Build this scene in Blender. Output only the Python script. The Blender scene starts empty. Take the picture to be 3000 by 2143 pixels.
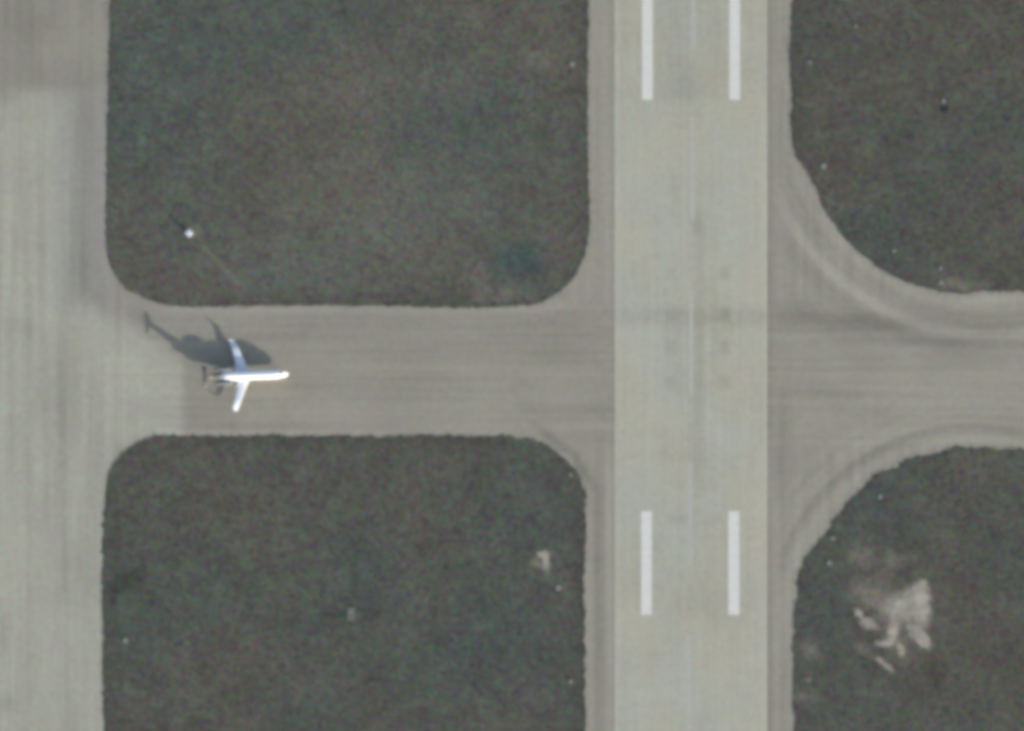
import bpy, bmesh, math, random
import numpy as np
from mathutils import Vector, Matrix
from mathutils.geometry import tessellate_polygon

random.seed(11)
RNG = np.random.default_rng(11)
SC = bpy.context.scene
COL = SC.collection
S = 0.1                                   # metres per photograph pixel

def P(px, py, z=0.0):
    return Vector(((px - 1500.0) * S, (1071.5 - py) * S, z))

# ------------------------------------------------------------------ camera
cam_d = bpy.data.cameras.new('camera')
cam = bpy.data.objects.new('camera', cam_d)
COL.objects.link(cam)
CAM_H = 1500.0
cam.location = (0, 0, CAM_H)
cam.rotation_euler = (0, 0, 0)
cam_d.sensor_fit = 'HORIZONTAL'
cam_d.sensor_width = 36.0
cam_d.lens = 36.0 * CAM_H / 300.0
cam_d.clip_start = 1.0
cam_d.clip_end = 60000.0
SC.camera = cam

# ------------------------------------------------------------------ light
SUN_EL = math.radians(14.3)
SUN_DIR = Vector((0.737, -0.676, 0)).normalized() * math.cos(SUN_EL) + Vector((0, 0, math.sin(SUN_EL)))
SUN_AZ = math.atan2(SUN_DIR.x, SUN_DIR.y)   # clockwise from +Y
world = bpy.data.worlds.new('World')
SC.world = world
world.use_nodes = True
wn = world.node_tree
sky = wn.nodes.new('ShaderNodeTexSky')
sky.sky_type = 'NISHITA'
sky.sun_disc = False
sky.sun_elevation = SUN_EL
sky.sun_rotation = SUN_AZ
sky.air_density = 1.0
sky.dust_density = 2.0
bg = wn.nodes['Background']
bg.inputs['Strength'].default_value = 0.125
wn.links.new(sky.outputs[0], bg.inputs['Color'])

sl = bpy.data.lights.new('sun', 'SUN')
sl.energy = 3.0
sl.angle = math.radians(0.8)
sl.color = (1.0, 0.93, 0.83)
so = bpy.data.objects.new('sun', sl)
COL.objects.link(so)
so.rotation_euler = (-SUN_DIR).to_track_quat('-Z', 'Y').to_euler()
so.location = SUN_DIR * 400

SC.view_settings.view_transform = 'Standard'
SC.view_settings.look = 'None'
SC.view_settings.gamma = 1.0
SC.view_settings.use_curve_mapping = False
SC.view_settings.exposure = 0.97

SC.render.engine = 'CYCLES'
SC.cycles.pixel_filter_type = 'GAUSSIAN'   # the soft point spread of the satellite optics
SC.cycles.filter_width = 6.2
SC.cycles.max_bounces = 6

# ------------------------------------------------------------------ node helper
class NB:
    def __init__(self, name):
        self.m = bpy.data.materials.new(name)
        self.m.use_nodes = True
        self.t = self.m.node_tree
        self.bsdf = self.t.nodes['Principled BSDF']
        self._pos = None
    def n(self, kind, **kw):
        nd = self.t.nodes.new(kind)
        for k, v in kw.items():
            setattr(nd, k, v)
        return nd
    def set(self, sock, v):
        if isinstance(v, bpy.types.NodeSocket):
            self.t.links.new(v, sock)
        else:
            if sock.type == 'VECTOR' and len(v) == 4:
                v = v[:3]
            sock.default_value = v
    def math(self, op, a, b=0.0, c=0.0):
        nd = self.n('ShaderNodeMath', operation=op)
        self.set(nd.inputs[0], a); self.set(nd.inputs[1], b)
        if op in ('MULTIPLY_ADD',):
            self.set(nd.inputs[2], c)
        return nd.outputs[0]
    def pos(self):
        if self._pos is None:
            g = self.n('ShaderNodeNewGeometry')
            self._pos = g.outputs['Position']
            s = self.n('ShaderNodeSeparateXYZ'); self.t.links.new(self._pos, s.inputs[0])
            self.x, self.y = s.outputs[0], s.outputs[1]
        return self._pos
    def noise(self, scale, detail=2.0, stretch=(1, 1, 1), off=(0, 0, 0), rough=0.5, color=False, distort=0.0):
        p = self.pos()
        mp = self.n('ShaderNodeMapping')
        mp.inputs['Scale'].default_value = (scale * stretch[0], scale * stretch[1], scale * stretch[2])
        mp.inputs['Location'].default_value = off
        self.t.links.new(p, mp.inputs[0])
        nz = self.n('ShaderNodeTexNoise')
        nz.inputs['Scale'].default_value = 1.0
        nz.inputs['Detail'].default_value = detail
        nz.inputs['Roughness'].default_value = rough
        nz.inputs['Distortion'].default_value = distort
        self.t.links.new(mp.outputs[0], nz.inputs[0])
        return nz.outputs['Color' if color else 'Fac']
    def sstep(self, v, a, b, lo=0.0, hi=1.0):
        nd = self.n('ShaderNodeMapRange', interpolation_type='SMOOTHSTEP')
        self.set(nd.inputs[0], v)
        nd.inputs[1].default_value = a; nd.inputs[2].default_value = b
        nd.inputs[3].default_value = lo; nd.inputs[4].default_value = hi
        return nd.outputs[0]
    def warped(self, amount, scale):
        """world position pushed about by noise, so stains get uneven outlines"""
        p = self.pos()
        c = self.noise(scale, 3.0, color=True)
        a = self.n('ShaderNodeVectorMath', operation='SUBTRACT'); self.t.links.new(c, a.inputs[0]); a.inputs[1].default_value = (.5, .5, .5)
        b = self.n('ShaderNodeVectorMath', operation='SCALE'); self.t.links.new(a.outputs[0], b.inputs[0]); b.inputs['Scale'].default_value = amount
        d = self.n('ShaderNodeVectorMath', operation='ADD'); self.t.links.new(p, d.inputs[0]); self.t.links.new(b.outputs[0], d.inputs[1])
        return d.outputs[0]
    def blob(self, px, py, rx, ry, rot=0.0, hard=1.0, vec=None):
        """soft ellipse; centre and radii in photograph pixels turned to metres, rot counter-clockwise"""
        c = P(px, py)
        mp = self.n('ShaderNodeMapping', vector_type='TEXTURE')
        mp.inputs['Location'].default_value = (c.x, c.y, 0)
        mp.inputs['Rotation'].default_value = (0, 0, math.radians(rot))
        mp.inputs['Scale'].default_value = (rx * S, ry * S, 1000)
        self.t.links.new(vec if vec is not None else self.pos(), mp.inputs[0])
        g = self.n('ShaderNodeTexGradient', gradient_type='SPHERICAL')
        self.t.links.new(mp.outputs[0], g.inputs[0])
        return self.sstep(g.outputs['Fac'], 0.0, hard)
    def rect(self, x0, x1, y0, y1, sx=4, sy=4):
        self.pos()
        a, b = P(x0, y1), P(x1, y0)
        hx, hy = sx * S, sy * S
        m = self.math('MULTIPLY', self.sstep(self.x, a.x - hx, a.x + hx), self.sstep(self.x, b.x - hx, b.x + hx, 1, 0))
        k = self.math('MULTIPLY', self.sstep(self.y, a.y - hy, a.y + hy), self.sstep(self.y, b.y - hy, b.y + hy, 1, 0))
        return self.math('MULTIPLY', m, k)
    def ssum(self, terms, start=1.0):
        acc = start
        for sock, amp in terms:
            acc = self.math('MULTIPLY_ADD', sock, amp, acc)
        return acc
    def centred(self, sock, amp):
        return self.math('MULTIPLY', self.math('SUBTRACT', sock, 0.5), amp)
    def mix(self, f, a, b):
        nd = self.n('ShaderNodeMix', data_type='RGBA')
        self.set(nd.inputs[0], f); self.set(nd.inputs[6], a); self.set(nd.inputs[7], b)
        return nd.outputs[2]
    def scale_col(self, col, f):
        nd = self.n('ShaderNodeVectorMath', operation='SCALE')
        self.set(nd.inputs[0], col); self.set(nd.inputs['Scale'], f)
        return nd.outputs[0]
    def grain(self, col, amp, scale=0.95, detail=1.0):
        """speckle of slightly different hues"""
        c = self.noise(scale, detail, color=True, off=(3.1, 7.7, 0))
        a = self.n('ShaderNodeVectorMath', operation='SUBTRACT'); self.t.links.new(c, a.inputs[0]); a.inputs[1].default_value = (.5, .5, .5)
        b = self.n('ShaderNodeVectorMath', operation='MULTIPLY_ADD'); self.t.links.new(a.outputs[0], b.inputs[0])
        b.inputs[1].default_value = (amp, amp, amp); b.inputs[2].default_value = (1, 1, 1)
        d = self.n('ShaderNodeVectorMath', operation='MULTIPLY'); self.set(d.inputs[0], col); self.t.links.new(b.outputs[0], d.inputs[1])
        return d.outputs[0]
    def out(self, col, rough=0.9, spec=0.2, metallic=0.0):
        self.set(self.bsdf.inputs['Base Color'], col)
        self.bsdf.inputs['Roughness'].default_value = rough
        self.bsdf.inputs['Specular IOR Level'].default_value = spec
        self.bsdf.inputs['Metallic'].default_value = metallic
        return self.m
    def bump(self, h, strength, dist):
        b = self.n('ShaderNodeBump')
        b.inputs['Strength'].default_value = strength; b.inputs['Distance'].default_value = dist
        self.set(b.inputs['Height'], h)
        self.t.links.new(b.outputs[0], self.bsdf.inputs['Normal'])

def rgba(c): return (c[0], c[1], c[2], 1.0)

# ------------------------------------------------------------------ ground materials
def grass_material(name, gain=1.0):
    k = NB(name)
    big = k.noise(0.022, 3.0, off=(1.3, 4.1, 0))
    mid = k.noise(0.09, 4.0, off=(8.3, 2.1, 0), rough=0.6)
    streak = k.noise(0.16, 3.0, stretch=(1, .35, 1), off=(2, 2, 0))
    wv = k.warped(5.0, 0.16)
    green = k.ssum([(k.blob(520, 150, 700, 520, 0, 1, wv), .55), (k.blob(1250, 1900, 620, 500, 0, 1, wv), .45),
                    (k.blob(700, 1700, 500, 300, 0, 1, wv), .2), (k.blob(1500, 300, 260, 300, 0, 1, wv), .3),
                    (k.blob(2560, 700, 300, 160, -35, 1, wv), .35), (k.blob(2400, 1750, 160, 220, 0, 1, wv), .35),
                    (k.centred(big, 2.8), 1.0), (k.blob(1050, 270, 330, 200, 0, 1, wv), -.5), (k.blob(900, 560, 300, 150, 0, 1, wv), -.25), (k.rect(2330, 9000, -9000, 520, 60, 120), -.2), (k.blob(2800, 1900, 260, 400, 0, 1, wv), -.35)], 0.27)
    green = k.math('MINIMUM', k.math('MAXIMUM', green, 0.0), 1.0)
    col = k.mix(green, rgba((.111, .107, .088)), rgba((.087, .103, .089)))
    teal = k.math('MULTIPLY', k.blob(1520, 765, 130, 95, 0, .9, wv), .75)
    col = k.mix(teal, col, rgba((.058, .092, .090)))
    dry = k.ssum([(k.blob(1590, 170, 110, 50, 10, 1, wv), .22), (k.blob(1405, 800, 34, 95, 25, 1, wv), .22),
                  (k.blob(1405, 872, 28, 32, 0, 1, wv), .34), (k.blob(1480, 860, 120, 30, 0, .9, wv), .25),
                  (k.blob(2525, 1630, 60, 60, 0, .9, wv), .4), (k.blob(2625, 1640, 74, 40, 8, 1, wv), .42),
                  (k.blob(2590, 1690, 40, 40, 0, .9, wv), .25), (k.blob(2640, 1800, 110, 110, 0, 1, wv), .45), (k.blob(2640, 1900, 80, 60, 0, 1, wv), .25), (k.blob(2545, 1735, 90, 60, -12, .8, wv), .5),
                  (k.blob(2375, 1905, 48, 32, -25, 1, wv), .42), (k.blob(2360, 2040, 66, 36, -10, 1, wv), .36),
                  (k.blob(2372, 1998, 14, 14, 0, .8, wv), .4), (k.blob(2530, 1900, 55, 30, -35, 1, wv), .4), (k.blob(2560, 1770, 70, 60, 0, 1, wv), .45),
                  (k.blob(1572, 1655, 30, 26, 0, .8, wv), .5), (k.blob(1600, 1660, 22, 40, 0, .8, wv), .5),
                  (k.blob(2790, 835, 84, 34, -10, 1, wv), .4), (k.blob(2860, 842, 60, 22, 0, 1, wv), .25),
                  (k.blob(645, 775, 125, 13, -47, .8), .22), (k.blob(520, 395, 210, 9, 11, .9, wv), .1), (k.blob(575, 680, 34, 30, 0, .9), .3), (k.blob(1070, 500, 110, 330, 15, 1, wv), .06),
                  (k.blob(2750, 1250, 500, 400, 0, 1, wv), 0.0)], 0.0)
    dry = k.math('MINIMUM', dry, 1.0)
    col = k.mix(dry, col, rgba((.27, .245, .20)))
    col = k.grain(col, 1.35, 0.74, 1.5)
    # bare soil showing through where the turf has been dug up
    w2 = k.warped(2.6, 0.75)
    soil = k.ssum([(k.blob(*b, w2), 1.0) for b in (
        (2655, 1778, 92, 62, 8, .75), (2690, 1742, 52, 50, 40, .75), (2703, 1716, 14, 26, -10, .8), (2702, 1800, 34, 66, 0, .75),
        (2616, 1852, 24, 62, -6, .75), (2692, 1862, 66, 27, -50, .7), (2712, 1882, 22, 22, 0, .8), (2586, 1886, 36, 15, 8, .8),
        (2640, 1903, 15, 32, 18, .8), (2516, 1797, 16, 24, 30, .8), (2546, 1828, 42, 21, -28, .8), (2578, 1934, 18, 16, 0, 1.0),
        (2600, 1952, 34, 12, -38, 1.0), (1597, 1627, 24, 17, 0, .8), (1600, 1648, 13, 30, 0, .9), (1584, 1622, 18, 8, 0, .9))], 0.0)
    soil = k.math('MINIMUM', k.math('MULTIPLY', soil, k.sstep(k.noise(0.55, 3.0, off=(9, 9, 0), rough=.65), .22, .48, .74, 1.0)), 1.0)
    s1 = k.noise(0.28, 4.0, off=(1, 1, 0), rough=.65)
    col = k.mix(soil, col, k.mix(k.sstep(s1, .35, .65), rgba((.335, .308, .258)), rgba((.42, .39, .33))))
    speck = k.sstep(k.noise(0.42, 2.0, off=(2.2, 5.5, 0), rough=.6), .66, .78)
    col = k.mix(k.math('MULTIPLY', speck, .34), col, rgba((.23, .23, .20)))
    scar = k.sstep(k.noise(0.2, 3.0, off=(6.2, 1.5, 0), rough=.6), .63, .76)
    col = k.mix(k.math('MULTIPLY', scar, .22), col, rgba((.19, .165, .125)))
    lum = k.ssum([(k.centred(mid, .62), 1.0), (k.centred(k.noise(0.33, 3.0, off=(3, 8, 0), rough=.6), .5), 1.0), (k.centred(streak, .16), 1.0),
                  (k.blob(1150, 620, 560, 260, 10, 1, wv), .20), (k.blob(800, 800, 500, 150, 0, 1, wv), .14), (k.blob(1050, 260, 330, 180, 0, 1, wv), .12), (k.blob(1350, 150, 200, 300, 0, 1, wv), .05),
                  (k.rect(2290, 9000, -9000, 9000, 30, 10), -.10), (k.rect(-9000, 1760, 1170, 9000, 20, 30), -.08),
                  (k.blob(380, 1700, 80, 60, 20, .9, wv), -.26), (k.blob(330, 1745, 25, 45, 0, .9, wv), -.2),
                  (k.blob(985, 1797, 40, 28, 0, 1, wv), -.17), (k.blob(1098, 1800, 40, 26, 0, 1, wv), -.15),
                  (k.blob(1035, 1700, 28, 60, 0, .9, wv), -.18), (k.blob(2740, 1960, 60, 46, 0, .9, wv), -.2),
                  (k.blob(1575, 1725, 70, 30, 0, .9, wv), -.16), (k.blob(1600, 400, 22, 240, 0, .9, wv), -.10),
                  (k.blob(1380, 1300, 240, 60, 0, 1, wv), -.05), (k.rect(1680, 1760, -9000, 760, 22, 60), -.09), (k.rect(280, 345, -9000, 640, 20, 80), -.06), (k.rect(1675, 1760, 1450, 9000, 18, 60), -.10), (k.rect(280, 350, 1430, 9000, 18, 60), -.08), (k.rect(2290, 2350, -9000, 430, 16, 40), -.08), (k.rect(380, 1560, 860, 920, 80, 14), -.07), (k.rect(450, 1500, 1250, 1310, 60, 14), -.08)], gain)
    col = k.scale_col(col, lum)
    m = k.out(col, .95, .05)
    h = k.noise(2.2, 3.0)
    k.bump(h, .35, .12)
    return m

def taxiway_material():
    k = NB('weathered_asphalt')
    wv = k.warped(2.5, 0.25)
    # older, paler concrete slab of the parallel taxiway and the throat of the connector
    p0 = P(250, 850)
    n = Vector((-.58, -.815))
    d = k.math('ADD', k.math('MULTIPLY', k.math('SUBTRACT', k.x, p0.x), n.x), k.math('MULTIPLY', k.math('SUBTRACT', k.y, p0.y), n.y))
    hp = k.sstep(d, -2.2, 3.0)
    a = k.rect(-900, 236, 268, 960, 10, 28)
    b = k.math('MULTIPLY', k.rect(-900, 536, 700, 1312, 22, 40), hp)
    c = k.rect(-900, 340, 1180, 9000, 12, 60)
    conc = k.math('MAXIMUM', k.math('MAXIMUM', a, b), c)
    col = k.mix(conc, rgba((.278, .262, .218)), rgba((.345, .340, .281)))
    # blue-grey tinge of the left taxiway shoulder
    col = k.mix(k.math('MULTIPLY', k.rect(150, 340, 240, 900, 30, 60), .5), col, rgba((.243, .238, .226)))
    left = k.rect(-900, 330, -9000, 9000, 30, 10)
    horiz = k.rect(430, 3900, 880, 1310, 60, 30)
    vs = k.noise(1.0, 3.0, stretch=(.42, .012, 1), off=(5, 1, 0), rough=.6)
    vs2 = k.noise(1.0, 2.0, stretch=(.12, .008, 1), off=(1, 6, 0))
    hs = k.noise(1.0, 3.0, stretch=(.012, .42, 1), off=(2, 9, 0), rough=.6)
    sh = k.math('MULTIPLY', k.centred(vs, .34), k.ssum([(horiz, -1.0)], 1.0))
    cloud = k.noise(0.05, 4.0, off=(4, 4, 0), rough=.6)
    fine = k.noise(0.5, 3.0, off=(6, 1, 0), rough=.6)
    terms = [(sh, 1.0), (k.math('MULTIPLY', k.centred(vs2, .22), left), 1.0), (k.math('MULTIPLY', k.centred(hs, .34), horiz), 1.0),
             (k.centred(cloud, .18), 1.0), (k.centred(fine, .13), 1.0)]
    # fillet wheel wear on the runway's east side: rings round each curve's centre
    for (cx, cy, flip) in ((2905, 295, 1), (2850, 1850, -1)):
        cp = P(cx, cy)
        dx = k.math('SUBTRACT', k.x, cp.x); dy = k.math('SUBTRACT', k.y, cp.y)
        r = k.math('SQRT', k.math('ADD', k.math('MULTIPLY', dx, dx), k.math('MULTIPLY', dy, dy)))
        nz = k.n('ShaderNodeTexNoise', noise_dimensions='1D')
        nz.inputs['Scale'].default_value = .17; nz.inputs['Detail'].default_value = 2.5; nz.inputs['Roughness'].default_value = .6
        k.t.links.new(k.math('ADD', r, 11.0 * flip), nz.inputs['W'])
        band = k.math('MULTIPLY', k.sstep(r, 50, 60), k.sstep(r, 70 if flip > 0 else 64, 86 if flip > 0 else 74, 1, 0))
        band = k.math('MULTIPLY', band, k.rect(2290, 3900, 300, 1100, 40, 90) if flip > 0 else k.rect(2300, 3900, 1150, 1900, 30, 90))
        terms.append((k.math('MULTIPLY', k.centred(nz.outputs['Fac'], .3), band), 1.0))
        side = k.rect(2320, 3200, 380, 1000, 60, 120) if flip > 0 else k.rect(2300, 3000, 1200, 1800, 40, 120)
        rings = ((57, 63, .035), (64.2, 66, -.04), (67.5, 70, .055), (71, 73, -.03), (78, 84, -.04)) if flip > 0 else ((52.5, 57.5, .025), (58.5, 61, -.055), (62, 64.5, .03), (65.5, 67, -.025))
        for r0, r1, am in rings:
            ring_m = k.math('MULTIPLY', k.sstep(r, r0 - .9, r0 + .9), k.sstep(r, r1 - .9, r1 + .9, 1, 0))
            terms.append((k.math('MULTIPLY', ring_m, side), am))
    B, R = k.blob, k.rect
    terms += [
        # parallel taxiway
        (R(-900, 330, -9000, 262, 10, 20), -.045), (B(100, 60, 130, 90, 0, 1, wv), -.07),
        (B(20, 285, 70, 40, 0, .9, wv), -.08), (R(212, 262, 280, 860, 22, 80), -.09), (R(292, 322, 420, 800, 12, 80), .05),
        (B(180, 1150, 130, 260, 0, 1, wv), -.08), (B(60, 960, 90, 60, 0, 1, wv), -.06), (B(130, 1500, 60, 160, 0, 1, wv), -.06),
        (B(400, 1080, 160, 90, 10, 1, wv), .05), (B(20, 2060, 50, 60, 0, 1, wv), -.11), (B(10, 1870, 20, 130, 0, 1, wv), -.09),
        (R(126, 136, 1200, 2400, 6, 80), -.03), (R(184, 192, 900, 2400, 5, 80), -.03), (R(60, 66, 500, 2400, 4, 80), -.025),
        (B(300, 905, 120, 45, -42, 1, wv), -.10), (B(420, 930, 60, 40, -30, 1, wv), -.08),
        # west connector
        (R(480, 1560, 895, 915, 40, 9), .07), (R(480, 1480, 1262, 1282, 60, 9), .09),
        (R(1500, 1800, 918, 960, 220, 14), -.06), (R(900, 1800, 935, 1040, 300, 30), -.05),
        (R(535, 700, 1060, 1260, 8, 60), -.03), (B(685, 1255, 20, 30, 0, .9, wv), -.06), (B(860, 985, 120, 60, 0, 1, wv), -.04),
        (B(1640, 1040, 150, 60, 0, 1, wv), -.07), (B(1620, 1290, 110, 26, -38, .9, wv), -.16), (B(1700, 1370, 110, 26, -55, .9, wv), -.16),
        (R(1738, 1768, 1400, 2300, 12, 120), -.10), (R(1774, 1799, 1250, 2300, 5, 120), .07), (R(1712, 1740, 1480, 2300, 8, 80), .05),
        (R(1730, 1800, -900, 880, 6, 40), .03), (R(1790, 1802, -9000, 9000, 3, 5), -.05), (B(1600, 905, 130, 22, 12, .9, wv), .06),
        # east connector and shoulder
        (R(2246, 2262, -9000, 9000, 5, 5), -.07), (R(2285, 2300, 1150, 2300, 6, 60), -.05), (R(2262, 2318, 1700, 2600, 6, 60), .04),
        (B(2560, 960, 330, 60, -6, 1, wv), -.13), (B(2900, 980, 260, 60, 4, 1, wv), -.13), (B(2330, 925, 130, 60, 0, 1, wv), -.10),
        (B(2420, 1160, 190, 50, -10, 1, wv), -.06), (B(2760, 1140, 330, 60, 0, 1, wv), .06), (B(2540, 1290, 240, 50, 20, 1, wv), .06),
        (B(2900, 880, 170, 20, 0, .9, wv), .07), (B(2300, 1250, 40, 160, 0, 1, wv), -.05),
    ]
    lum = k.math('MULTIPLY_ADD', k.ssum(terms, 0.0), 1.5, 1.0)
    col = k.scale_col(col, lum)
    col = k.grain(col, .40, 0.8, 1.5)
    m = k.out(col, .9, .25)
    k.bump(k.noise(6.0, 3.0), .12, .02)
    return m

def runway_material():
    k = NB('runway_concrete')
    wv = k.warped(2.5, 0.25)
    tint = k.noise(0.035, 3.0, stretch=(1.6, 1, 1), off=(7, 7, 0))
    col = k.mix(k.sstep(tint, .38, .62), rgba((.393, .380, .303)), rgba((.380, .381, .320)))
    col = k.mix(k.math('MULTIPLY', k.rect(2180, 2260, -9000, 9000, 24, 5), .45), col, rgba((.405, .386, .312)))
    vs = k.noise(1.0, 3.0, stretch=(.5, .014, 1), off=(5, 3, 0), rough=.6)
    cloud = k.noise(0.06, 4.0, off=(1, 4, 0), rough=.6)
    fine = k.noise(0.55, 3.0, off=(6, 1, 0), rough=.6)
    R, B = k.rect, k.blob
    terms = [(k.centred(vs, .16), 1.0), (k.centred(cloud, .16), 1.0), (k.centred(fine, .13), 1.0),
             (R(1800, 2250, -9000, 292, 5, 8), -.015), (R(1930, 2110, -9000, 300, 25, 40), -.035), (B(2005, 240, 80, 110, 0, 1, wv), -.05),
             (B(1980, 540, 60, 130, 0, 1, wv), -.05), (B(2045, 660, 24, 60, 0, 1, wv), -.08), (R(2030, 2062, 640, 1500, 8, 100), -.045),
             (R(1800, 2250, 905, 955, 5, 22), -.07), (R(1930, 2130, 780, 1180, 30, 90), -.03), (R(2012, 2020, -900, 2600, 4, 5), -.02),
             (R(1800, 2250, 1330, 1345, 5, 14), -.03), (R(1800, 2250, 1565, 1790, 5, 14), -.018), (B(2030, 1780, 200, 120, 0, 1, wv), -.04),
             (B(1880, 1650, 60, 160, 0, 1, wv), -.03), (R(1800, 1812, -9000, 9000, 3, 5), .03), (R(2236, 2250, -9000, 9000, 3, 5), .03),
             (R(2070, 2085, 900, 1250, 6, 60), .03), (B(2080, 1215, 20, 26, 0, 1), .05), (B(2070, 1010, 16, 30, 0, 1), .05)]
    for y in (800, 921, 1017, 1120):                 # old square markings that wore to a stain
        terms.append((R(2104, 2138, y - 20, y + 20, 8, 8), -.075)); terms.append((R(1950, 1982, y - 20, y + 20, 8, 8), -.05))
    for y in (1420, 1520):
        terms.append((R(1960, 2020, y - 16, y + 16, 9, 9), -.035)); terms.append((R(2060, 2110, y - 16, y + 16, 9, 9), -.03))
    col = k.scale_col(col, k.math('MULTIPLY_ADD', k.ssum(terms, 0.0), 1.55, 1.0))
    col = k.grain(col, .34, 0.8, 1.5)
    m = k.out(col, .88, .25)
    k.bump(k.noise(6.0, 3.0), .1, .02)
    return m

def paint_material(name, colr, worn, wear):
    k = NB(name)
    nz = k.noise(0.9, 4.0, off=(2, 2, 0), rough=.65)
    f = k.sstep(nz, wear - .18, wear + .18)
    col = k.mix(f, rgba(colr), rgba(worn))
    col = k.grain(col, .2, 0.9)
    return k.out(col, .7, .3)

def plain_material(name, colr, rough=.5, spec=.4, metallic=0.0, var=.08, scale=1.5):
    k = NB(name)
    nz = k.noise(scale, 3.0, off=(3, 1, 2))
    col = k.scale_col(rgba(colr), k.ssum([(k.centred(nz, var), 1.0)], 1.0))
    return k.out(col, rough, spec, metallic)

M = dict(
    grass=grass_material('grass_turf'),
    blades=grass_material('grass_blades', 1.12),
    taxi=taxiway_material(),
    runway=runway_material(),
    white=paint_material('white_marking_paint', (.625, .628, .585), (.53, .528, .485), .62),
    faded=paint_material('faded_white_paint', (.428, .426, .402), (.375, .372, .330), .5),
    yellow=paint_material('faded_yellow_paint', (.365, .325, .22), (.295, .274, .222), .5),
)
M['fus'] = plain_material('white_aircraft_paint', (.90, .905, .91), .28, .5, var=.03)
M['wing'] = plain_material('pale_grey_wing_paint', (.68, .72, .78), .45, .5, var=.06)
M['dark'] = plain_material('dark_slate_livery_paint', (.16, .162, .148), .5, .4, var=.1)
M['nacelle'] = plain_material('blue_grey_nacelle_paint', (.20, .215, .235), .45, .5, var=.06)
M['metal'] = plain_material('bare_metal', (.5, .5, .5), .35, .5, .9)
M['glass'] = plain_material('dark_glazing', (.02, .022, .026), .1, .6)
M['tyre'] = plain_material('tyre_rubber', (.03, .03, .03), .8, .2)
M['cabinet'] = plain_material('white_cabinet_paint', (.64, .67, .72), .4, .4)
M['concrete'] = plain_material('pale_concrete', (.22, .225, .215), .9, .2, var=.25, scale=3)
M['pit'] = plain_material('dark_pit_lining', (.05, .05, .046), .9, .1)
M['lamp'] = plain_material('frosted_lamp_glass', (.28, .30, .32), .4, .4)
M['black'] = plain_material('dark_painted_steel', (.06, .06, .06), .5, .4)

# ------------------------------------------------------------------ object helpers
def link(name, me, mat, parent=None):
    o = bpy.data.objects.new(name, me)
    COL.objects.link(o)
    if mat is not None:
        me.materials.append(mat)
    if parent is not None:
        o.parent = parent
    return o
def obj(name, bm, mat, parent=None, smooth=False):
    me = bpy.data.meshes.new(name)
    bmesh.ops.recalc_face_normals(bm, faces=bm.faces)
    if smooth:
        for f in bm.faces: f.smooth = True
    bm.to_mesh(me); bm.free()
    return link(name, me, mat, parent)
def tag(o, label, cat, group=None):
    o['label'] = label; o['category'] = cat
    if group: o['group'] = group
    return o
def structure(o):
    o['kind'] = 'structure'; return o
def thing(name, loc, rz, label, cat, group=None):
    o = bpy.data.objects.new(name, None)
    COL.objects.link(o)
    o.empty_display_size = .5
    o.location = loc; o.rotation_euler = (0, 0, rz)
    return tag(o, label, cat, group)
def sheet(name, pts, z, mat):
    """flat polygon sheet from world xy points"""
    v = [Vector((p[0], p[1], z)) for p in pts]
    tris = tessellate_polygon([v])
    me = bpy.data.meshes.new(name)
    me.from_pydata([tuple(a) for a in v], [], [tuple(t) for t in tris])
    bm = bmesh.new(); bm.from_mesh(me)
    for f in bm.faces:
        f.normal_update()
        if f.normal.z < 0: f.normal_flip()
    bm.to_mesh(me); bm.free()
    return link(name, me, mat)
def box_bm(bm, cx, cy, cz, sx, sy, sz, bevel=0.0, rz=0.0):
    r = bmesh.ops.create_cube(bm, size=1.0)
    bmesh.ops.scale(bm, vec=(sx, sy, sz), verts=r['verts'])
    if bevel:
        es = list({e for v in r['verts'] for e in v.link_edges})
        b = bmesh.ops.bevel(bm, geom=es, offset=bevel, segments=2, affect='EDGES', profile=.5)
        vs = list({v for f in b['faces'] for v in f.verts} | {v for v in r['verts'] if v.is_valid})
    else:
        vs = r['verts']
    bmesh.ops.rotate(bm, cent=(0, 0, 0), matrix=Matrix.Rotation(rz, 3, 'Z'), verts=vs)
    bmesh.ops.translate(bm, vec=(cx, cy, cz), verts=vs)
def lathe(bm, prof, seg=20, axis='Z', origin=(0, 0, 0), sy=1.0):
    """prof: list of (along, radius)"""
    rings = []
    for a, r in prof:
        ring = []
        for i in range(seg):
            t = 2 * math.pi * i / seg
            c, s_ = r * math.cos(t), r * math.sin(t)
            if axis == 'Z': v = (c, s_, a)
            elif axis == 'X': v = (a, c, s_ * sy)
            else: v = (c, a, s_)
            ring.append(bm.verts.new((v[0] + origin[0], v[1] + origin[1], v[2] + origin[2])))
        rings.append(ring)
    for a, b in zip(rings, rings[1:]):
        for i in range(seg):
            j = (i + 1) % seg
            bm.faces.new((a[i], a[j], b[j], b[i]))
    bm.faces.new(rings[0]); bm.faces.new(rings[-1])

# ------------------------------------------------------------------ pavement outlines (photograph pixels)
UL = [(323, 0), (318, 200), (313, 420), (311, 640), (309, 716), (319, 771), (347, 824), (374, 850), (418, 870), (466, 888), (506, 895),
      (660, 897), (820, 895), (1000, 892), (1150, 896), (1330, 901), (1497, 897), (1576, 890), (1629, 859), (1668, 828), (1695, 793),
      (1712, 745), (1722, 700), (1724, 600), (1721, 420), (1720, 300), (1722, 130), (1724, 0)]
LL = [(305, 2143), (303, 1950), (303, 1700), (304, 1560), (309, 1440), (323, 1374), (347, 1338), (378, 1314), (422, 1290), (466, 1276),
      (506, 1281), (660, 1281), (770, 1275), (900, 1283), (1000, 1281), (1200, 1279), (1440, 1277), (1497, 1279), (1554, 1288), (1607, 1308),
      (1651, 1341), (1684, 1378), (1706, 1418), (1713, 1460), (1714, 1540), (1709, 1640), (1710, 1900), (1714, 2143)]
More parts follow.
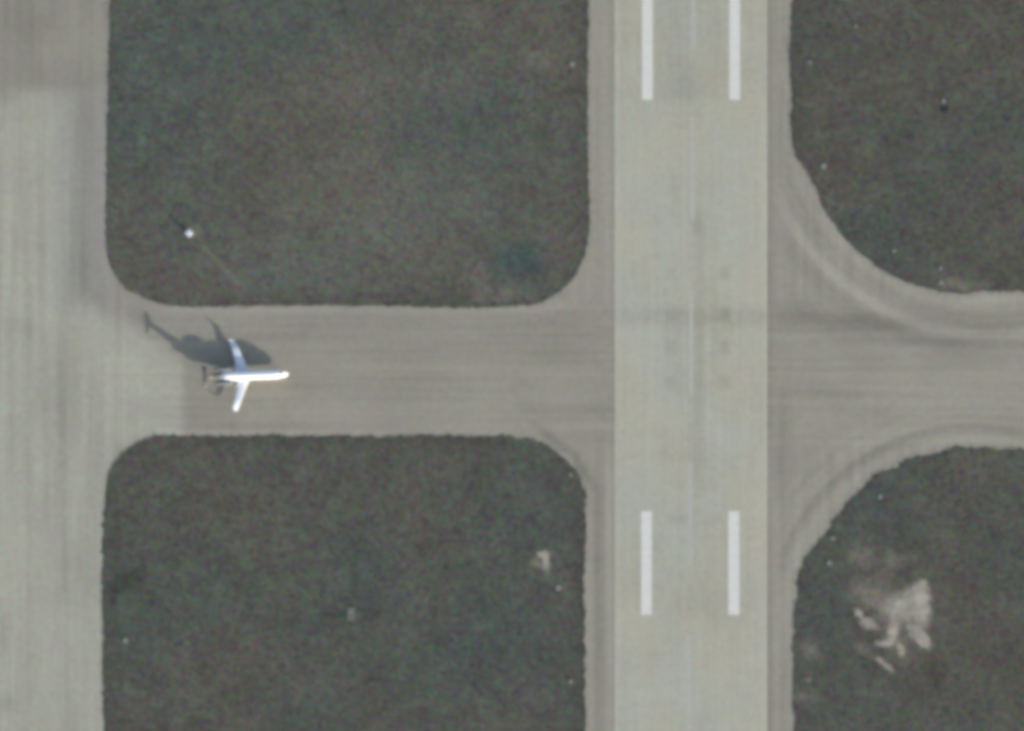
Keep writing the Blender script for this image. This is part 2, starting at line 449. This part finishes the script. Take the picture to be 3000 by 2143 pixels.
UR = [(2323, 0), (2317, 150), (2320, 300), (2318, 400), (2326, 440), (2356, 490), (2387, 554), (2418, 616), (2457, 673), (2492, 716), (2545, 762),
      (2594, 798), (2651, 826), (2726, 850), (2791, 861), (2824, 866), (2846, 857), (2901, 855), (3000, 855)]
LR = [(3000, 1316), (2945, 1319), (2880, 1316), (2830, 1310), (2805, 1305), (2761, 1319), (2712, 1330), (2660, 1352), (2607, 1374), (2558, 1393),
      (2533, 1424), (2493, 1459), (2454, 1507), (2418, 1556), (2379, 1604), (2352, 1648), (2337, 1683), (2328, 1736), (2321, 1824),
      (2321, 1956), (2325, 2143)]
FAR = 9000
def chaikin(p):
    out = [p[0]]
    for a, b in zip(p, p[1:]):
        out.append((a[0] * .75 + b[0] * .25, a[1] * .75 + b[1] * .25)); out.append((a[0] * .25 + b[0] * .75, a[1] * .25 + b[1] * .75))
    out.append(p[-1]); return out
def ragged(p, amp, step=7.0):
    p = chaikin(p)
    q = [np.array(p[0], float)]
    for a, b in zip(p, p[1:]):
        a = np.array(a, float); b = np.array(b, float)
        n = max(1, int(np.linalg.norm(b - a) / step))
        for i in range(1, n + 1):
            q.append(a + (b - a) * i / n)
    q = np.array(q)
    t = np.gradient(q, axis=0); t /= np.linalg.norm(t, axis=1)[:, None] + 1e-9
    nrm = np.stack([-t[:, 1], t[:, 0]], 1)
    N = len(q)
    w = np.zeros(N)
    for width, a in ((2, .9), (5, .8), (14, .4)):
        z = RNG.normal(size=N); z = np.convolve(z, np.ones(width) / width ** .5, 'same'); w += a * z
    w -= np.linspace(w[0], w[-1], N)
    return [tuple(v) for v in q + nrm * (w * amp)[:, None]]
UL_E, LL_E, UR_E, LR_E = ragged(UL, 1.2), ragged(LL, 1.7), ragged(UR, 1.6), ragged(LR, 2.2)
def ext(e, a, b): return [a] + e + [b]
UL_P = ext(UL_E, (325, -FAR), (1722, -FAR))
LL_P = ext(LL_E, (305, FAR), (1714, FAR))
UR_P = ext(UR_E, (2322, -FAR), (FAR, 855))
LR_P = ext(LR_E, (FAR, 1316), (2325, FAR))
outline = ([(-260, -FAR)] + UL_P + UR_P + LR_P + list(reversed(LL_P)) + [(-260, FAR)])

# ground sheet with a fine grid only where it is large in the view
bm = bmesh.new()
for (x, y) in ((-9000, -9000), (9000, -9000), (9000, 9000), (-9000, 9000)):
    bm.verts.new((x, y, 0))
bm.faces.new(bm.verts)
ground = structure(obj('ground', bm, M['grass']))
structure(sheet('taxiway', [P(*p).xy for p in outline], .004, M['taxi']))
structure(sheet('runway', [P(*p).xy for p in ((1801, -FAR), (2248, -FAR), (2248, FAR), (1801, FAR))], .008, M['runway']))

# ------------------------------------------------------------------ painted markings
def strip(name, x0, x1, y0, y1, z, mat):
    a, b = P(x0, y1), P(x1, y0)
    n = max(2, int((b.y - a.y) / .5)); m = max(2, int((b.x - a.x) / .5))
    pts = []
    jit = lambda: random.uniform(-.035, .035)
    if b.y - a.y > b.x - a.x:
        pts += [(a.x + jit(), a.y + (b.y - a.y) * i / n) for i in range(n + 1)]
        pts += [(b.x + jit(), b.y - (b.y - a.y) * i / n) for i in range(n + 1)]
    else:
        pts += [(b.x - (b.x - a.x) * i / m, a.y + jit()) for i in range(m + 1)]
        pts += [(a.x + (b.x - a.x) * i / m, b.y + jit()) for i in range(m + 1)]
    return structure(sheet(name, pts, z, mat))
for x0, x1 in ((1881, 1912), (2137, 2168)):
    strip('runway_marking', x0, x1, -600, 293, .012, M['white'])
for x0, x1 in ((1878.5, 1909.5), (2134, 2166)):
    strip('runway_marking', x0, x1, 1498, 1802, .012, M['white'])
for i in range(-4, 8):
    y0 = 343 + 506 * i
    sh = 2028 - (y0 - 343) * .0062
    strip('runway_centreline', sh - 6, sh + 6, y0, y0 + 305, .012, M['faded'])
strip('taxiway_centreline', 300, 1800, 1097.5, 1100.5, .008, M['yellow'])
strip('taxiway_centreline', 2249, 4500, 1093, 1096, .008, M['yellow'])

# ------------------------------------------------------------------ grass tufts
def inside(poly, x, y):
    poly = np.array(poly); n = len(poly); r = np.zeros(len(x), bool)
    j = n - 1
    for i in range(n):
        xi, yi = poly[i]; xj, yj = poly[j]
        if yi != yj:
            c = ((yi > y) != (yj > y)) & (x < (xj - xi) * (y - yi) / (yj - yi) + xi)
            r ^= c
        j = i
    return r
def make_tufts():
    n = 90000
    px = RNG.uniform(-60, 3060, n); py = RNG.uniform(-60, 2200, n)
    ok = np.zeros(n, bool)
    for poly in (UL_P, LL_P, UR_P, LR_P):
        ok |= inside(poly, px, py)
    px, py = px[ok], py[ok]
    hh = RNG.uniform(.06, .2, len(px))
    ex, ey, eh = [], [], []
    for e in (UL_E, LL_E, UR_E, LR_E):
        e = np.array(e)
        for rep in range(5):
            k = RNG.integers(0, len(e), len(e))
            ex.append(e[k, 0] + RNG.normal(0, 3.6, len(k))); ey.append(e[k, 1] + RNG.normal(0, 3.6, len(k)))
            eh.append(RNG.uniform(.05, .16, len(k)))
    px = np.concatenate([px] + ex); py = np.concatenate([py] + ey); hh = np.concatenate([hh] + eh)
    T = len(px)
    B = 4
    base = np.stack([(px - 1500) * S, (1071.5 - py) * S], 1)
    base = np.repeat(base, B, 0); h = np.repeat(hh, B) * RNG.uniform(.7, 1.2, T * B)
    ang = RNG.uniform(0, 2 * math.pi, T * B)
    w = RNG.uniform(.06, .13, T * B)
    c, s_ = np.cos(ang), np.sin(ang)
    bo = base + RNG.normal(0, .1, (T * B, 2))
    lean = h * RNG.uniform(.4, 1.3, T * B)
    v = np.zeros((T * B, 3, 3), np.float32)
    v[:, 0, 0] = bo[:, 0] - s_ * w; v[:, 0, 1] = bo[:, 1] + c * w
    v[:, 1, 0] = bo[:, 0] + s_ * w; v[:, 1, 1] = bo[:, 1] - c * w
    v[:, 2, 0] = bo[:, 0] + c * lean; v[:, 2, 1] = bo[:, 1] + s_ * lean; v[:, 2, 2] = h
    v[:, 0:2, 2] = .001
    me = bpy.data.meshes.new('grass')
    nv = T * B * 3
    me.vertices.add(nv); me.vertices.foreach_set('co', v.reshape(-1))
    me.loops.add(nv); me.loops.foreach_set('vertex_index', np.arange(nv, dtype=np.int32))
    me.polygons.add(T * B)
    me.polygons.foreach_set('loop_start', np.arange(0, nv, 3, dtype=np.int32))
    me.polygons.foreach_set('loop_total', np.full(T * B, 3, np.int32))
    me.update(calc_edges=True)
    o = link('grass', me, M['blades'])
    tag(o, 'short rough grass growing between the runway and the taxiways', 'grass')
    o['kind'] = 'stuff'
make_tufts()

# ------------------------------------------------------------------ airliner
HEAD = math.radians(2.0)
plane = thing('airliner', P(845.6, 1096), HEAD, 'white twin engined regional jet with dark tail, taxiing towards the runway', 'airplane')
def ring(s, r, z, sq=1.0, seg=28):
    return [(-s, r * math.cos(2 * math.pi * i / seg), z + r * sq * math.sin(2 * math.pi * i / seg)) for i in range(seg)]
def tube(name, st, mat, parent, seg=28):
    bm = bmesh.new(); rs = []
    for s_, r, z in st:
        rs.append([bm.verts.new(v) for v in ring(s_, r, z, 1.0, seg)])
    for a, b in zip(rs, rs[1:]):
        for i in range(seg):
            j = (i + 1) % seg
            bm.faces.new((a[i], a[j], b[j], b[i]))
    bm.faces.new(rs[0]); bm.faces.new(rs[-1])
    return obj(name, bm, mat, parent, True)
tube('fuselage', [(0, .06, 2.0), (.12, .25, 2.01), (.4, .47, 2.05), (.9, .74, 2.13), (1.6, 1.0, 2.25), (2.4, 1.19, 2.36), (3.3, 1.31, 2.43), (4.3, 1.345, 2.45),
                  (8, 1.345, 2.45), (12, 1.345, 2.45), (16.5, 1.345, 2.45), (18, 1.29, 2.5), (19.4, 1.18, 2.6)], M['fus'], plane)
tube('rear_fuselage', [(19.4, 1.18, 2.6), (20.4, 1.06, 2.7), (21.4, .9, 2.83), (22.0, .79, 2.9)], M['dark'], plane)
tube('tail_cone', [(22.0, .79, 2.9), (23.0, .58, 3.02), (24.0, .36, 3.14), (24.7, .18, 3.22), (24.9, .07, 3.24)], M['nacelle'], plane)
# cockpit glazing: a curved band over the brow, proud of the skin
bm = bmesh.new()
def brow(s_, r, z, a): return (-s_, (r + .012) * math.cos(a), z + (r + .012) * math.sin(a))
for a0, a1 in ((18, 42), (45, 66), (68, 89), (91, 112), (114, 135), (138, 162)):
    A0, A1 = math.radians(a0), math.radians(a1)
    lo = [brow(1.9, 1.078, 2.29, A0), brow(1.9, 1.078, 2.29, (A0 + A1) / 2), brow(1.9, 1.078, 2.29, A1)]
    hi = [brow(2.3, 1.168, 2.346, A1), brow(2.3, 1.168, 2.346, (A0 + A1) / 2), brow(2.3, 1.168, 2.346, A0)]
    bm.faces.new([bm.verts.new(v) for v in lo + hi])
obj('cockpit_window', bm, M['glass'], plane)
for side in (1, -1):
    for i in range(12):
        bm = bmesh.new()
        s0 = 5.4 + i * .8
        vs = []
        for k in range(10):
            t = 2 * math.pi * k / 10
            z = 2.72 + .19 * math.sin(t)
            y = math.sqrt(1.345 ** 2 - (z - 2.45) ** 2) + .008
            vs.append(bm.verts.new((-(s0 + .12 * math.cos(t)), side * y, z)))
        bm.faces.new(vs)
        obj('cabin_window', bm, M['glass'], plane)
    # passenger / service door
    if side == 1:
        bm = bmesh.new()
        rows = []
        for z in np.linspace(1.75, 3.35, 7):
            y = math.sqrt(1.345 ** 2 - (z - 2.45) ** 2) + .01
            rows.append([bm.verts.new((-3.6 - .85, y, z)), bm.verts.new((-3.6 - .0, y - .0, z))])
        for a, b in zip(rows, rows[1:]):
            bm.faces.new((a[0], a[1], b[1], b[0]))
        obj('door', bm, M['wing'], plane)

def foil(bm, secs):
    """secs: list of (le_s, y, z, chord, thick) ; closed airfoil sections joined spanwise"""
    prof = [(0, 0), (.03, .35), (.12, .8), (.3, 1.0), (.55, .8), (.8, .38), (1.0, .03), (.8, -.2), (.5, -.42), (.25, -.5), (.1, -.42), (.02, -.22)]
    rs = []
    for le, y, z, ch, th in secs:
        rs.append([bm.verts.new((-(le + a * ch), y, z + b * th)) for a, b in prof])
    n = len(prof)
    for a, b in zip(rs, rs[1:]):
        for i in range(n):
            j = (i + 1) % n
            bm.faces.new((a[i], a[j], b[j], b[i]))
    bm.faces.new(rs[0]); bm.faces.new(rs[-1])
def sym(side, secs): return [(a, side * b, c, d, e) for a, b, c, d, e in secs]
for side in (1, -1):
    bm = bmesh.new()
    foil(bm, sym(side, [(10.9, .6, 1.55, 4.9, .26), (11.65, 1.6, 1.62, 3.95, .24), (12.55, 3.7, 1.66, 2.85, .15), (14.0, 7.2, 1.70, 2.25, .11), (15.35, 10.35, 1.74, 1.65, .08)]))
    w = obj('wing', bm, M['wing'], plane, True)
    bm = bmesh.new()
    foil_s = [(15.4, 10.36, 1.74, 1.5, .05), (16.0, 10.5, 2.12, 1.0, .04), (16.45, 10.6, 2.5, .6, .03)]
    rs = []
    for le, y, z, ch, th in foil_s:
        rs.append([bm.verts.new((-(le + a * ch), side * (y + b * th), z)) for a, b in ((0, 0), (.3, 1), (1, .1), (.3, -.8))])
    for a, b in zip(rs, rs[1:]):
        for i in range(4):
            j = (i + 1) % 4; bm.faces.new((a[i], a[j], b[j], b[i]))
    bm.faces.new(rs[0]); bm.faces.new(rs[-1])
    obj('winglet', bm, M['wing'], w)
    # flap track fairings
    for yy, ss in ((3.2, 14.9), (5.6, 15.2)):
        bm = bmesh.new()
        lathe(bm, [(-ss - 1.1, .02), (-ss - .7, .09), (-ss, .13), (-ss + .7, .10), (-ss + 1.2, .02)], 10, 'X', (0, side * yy, 1.62))
        obj('flap_fairing', bm, M['wing'], w, True)
    # engine
    bm = bmesh.new()
    ey, ez = side * 2.02, 3.05
    lathe(bm, [(-16.7, .50), (-16.62, .58), (-16.7, .64), (-17.3, .72), (-18.4, .74), (-19.6, .68), (-20.2, .60)], 24, 'X', (0, ey, ez))
    e = obj('engine', bm, M['nacelle'], plane, True)
    bm = bmesh.new()
    lathe(bm, [(-20.2, .605), (-20.9, .54), (-21.5, .42), (-21.5, .34), (-21.0, .3)], 24, 'X', (0, ey, ez))
    obj('exhaust_nozzle', bm, M['dark'], e, True)
    bm = bmesh.new()
    lathe(bm, [(-16.66, .47), (-16.66, .1), (-16.45, .03)], 20, 'X', (0, ey, ez))
    obj('intake_fan', bm, M['black'], e, True)
    bm = bmesh.new()
    foil_p = [(17.4, .9, 2.95, 2.9, .14), (17.4, 1.45, 3.02, 2.7, .12)]
    foil(bm, sym(side, foil_p))
    obj('engine_pylon', bm, M['dark'], plane)
# fin and tailplane
bm = bmesh.new()
rs = []
for le, te, z, th in ((18.4, 23.9, 3.2, .1), (20.3, 23.9, 3.8, .17), (21.5, 24.3, 4.9, .15), (22.7, 24.8, 6.0, .12)):
    ch = te - le
    rs.append([bm.verts.new((-(le + a * ch), b * th, z)) for a, b in ((0, 0), (.12, .7), (.35, 1), (.7, .6), (1, .05), (.7, -.6), (.35, -1), (.12, -.7))])
for a, b in zip(rs, rs[1:]):
    for i in range(8):
        j = (i + 1) % 8; bm.faces.new((a[i], a[j], b[j], b[i]))
bm.faces.new(rs[0]); bm.faces.new(rs[-1])
fin = obj('fin', bm, M['dark'], plane, True)
bm = bmesh.new()
foil(bm, [(24.0, -3.15, 6.02, .95, .05), (23.3, -1.4, 6.05, 1.45, .07), (22.8, 0, 6.08, 1.95, .1), (23.3, 1.4, 6.05, 1.45, .07), (24.0, 3.15, 6.02, .95, .05)])
obj('tailplane', bm, M['dark'], plane, True)
# landing gear
def gear(s_, y, r, top, name, track):
    bm = bmesh.new()
    lathe(bm, [(r, .07), (top, .09)], 10, 'Z', (-s_, y, 0))
    g = obj(name, bm, M['metal'], plane, True)
    for d in (-track, track):
        bm = bmesh.new()
        lathe(bm, [(-.13, r * .6), (-.12, r * .93), (-.05, r), (.05, r), (.12, r * .93), (.13, r * .6)], 20, 'Y', (-s_, y + d, r + .008))
        obj('wheel', bm, M['tyre'], g, True)
    return g
gear(2.6, 0, .23, 1.3, 'nose_gear', .2)
for side in (1, -1):
    gear(14.0, side * 1.6, .37, 1.75, 'main_gear', .24)

# ------------------------------------------------------------------ equipment cabinet in the grass
cab = thing('equipment_cabinet', P(554, 684), math.radians(-43), 'small white equipment cabinet standing alone in the grass, casting a thin shadow', 'cabinet')
bm = bmesh.new(); box_bm(bm, 0, 0, .06, 1.9, 1.8, .12, .02); obj('base', bm, M['cabinet'], cab)
bm = bmesh.new(); box_bm(bm, 0, 0, 1.02, .72, .62, 1.8, .03); obj('cabinet_body', bm, M['cabinet'], cab)
bm = bmesh.new(); box_bm(bm, 0, 0, 1.965, .84, .74, .09, .03); obj('cabinet_roof', bm, M['cabinet'], cab)
bm = bmesh.new(); box_bm(bm, 0, -.32, 1.0, .6, .02, 1.5, .005); d = obj('door', bm, M['wing'], cab)
bm = bmesh.new(); box_bm(bm, .22, -.345, 1.0, .04, .03, .18); obj('handle', bm, M['black'], d)
bm = bmesh.new(); box_bm(bm, -.375, .0, 1.45, .03, .4, .25); obj('vent', bm, M['black'], cab)

# ------------------------------------------------------------------ edge lights on concrete bases
def edge_light(px, py, size, label, mat='concrete', rz=0.0):
    t = thing('edge_light', P(px, py), rz, label, 'edge light', 'edge lights on concrete bases in the grass')
    bm = bmesh.new()
    lathe(bm, [(0, size * .6), (.1, size * .6), (.13, size * .56)], 8, 'Z')
    obj('concrete_base', bm, M[mat], t)
    bm = bmesh.new(); lathe(bm, [(.13, .09), (.17, .06), (.34, .04)], 10, 'Z'); obj('stem', bm, M['black'], t, True)
    bm = bmesh.new(); lathe(bm, [(.34, .08), (.38, .11), (.47, .10), (.53, .05), (.545, .01)], 12, 'Z'); obj('lamp', bm, M['lamp'], t, True)
    return t
G = edge_light
G(1676, 188, 1.35, 'pale edge light base beside the runway, above the left connector')
G(2413, 487, 1.45, 'round cream edge light base inside the upper right curve')
G(2619, 735, 1.0, 'lone small edge light base near the middle of the upper right curve')
G(2756, 787, .95, 'small edge light base above another where the upper right curve straightens')
G(2757, 829, 1.2, 'edge light base closest to the right connector, under a smaller one')
G(2578, 1456, 1.15, 'small edge light base at the top of the lower right curve')
G(2440, 1578, 1.2, 'edge light base midway along the lower right curve')
G(2429, 1650, 1.25, 'pale edge light base on the lower right curve, left of the bare soil')
G(1636, 1723, 1.45, 'bluish edge light base just below the star shaped bare patch')
G(1672, 1997, 1.1, 'faint edge light base by the runway near the lower photo edge')
G(1672, 1392, .9, 'faint edge light base inside the rounded corner below the left connector')
G(367, 1877, 1.3, 'bright edge light base beside the left taxiway, lower left')
G(2507, 76, .8, 'faint edge light base right of the runway, nearest the top edge')
G(2373, 182, .85, 'faint edge light base close to the right runway shoulder near the top')

# ------------------------------------------------------------------ cable pit and slab
t = thing('cable_pit', P(2767, 310), math.radians(8), 'open dark cable pit with its pale lid lying beside it', 'cable pit')
bm = bmesh.new(); box_bm(bm, -.1, 1.35, .10, 1.0, 1.3, .16, .02); obj('lid', bm, M['concrete'], t)
bm = bmesh.new()
for (x, y, sx, sy) in ((0, .62, 2.0, .16), (0, -.62, 2.0, .16), (-.92, 0, .16, 1.08), (.92, 0, .16, 1.08)):
    box_bm(bm, x, y - 1.0, .08, sx, sy, .16)
obj('rim', bm, M['pit'], t)
bm = bmesh.new(); box_bm(bm, 0, -1.0, .02, 1.66, 1.06, .03); obj('pit_floor', bm, M['pit'], t)

t = thing('concrete_slab', P(1028, 1799), 0, 'weathered grey concrete slab lying flush in the lower left grass', 'slab')
bm = bmesh.new(); box_bm(bm, 0, 0, .06, 2.3, 3.9, .12, .03); obj('slab', bm, plain_material('mossy_concrete', (.145, .145, .13), .95, .1, var=.5, scale=1.2), t)
bm = bmesh.new(); box_bm(bm, 0, .5, .135, .8, .8, .03, .01); obj('access_cover', bm, M['concrete'], t)
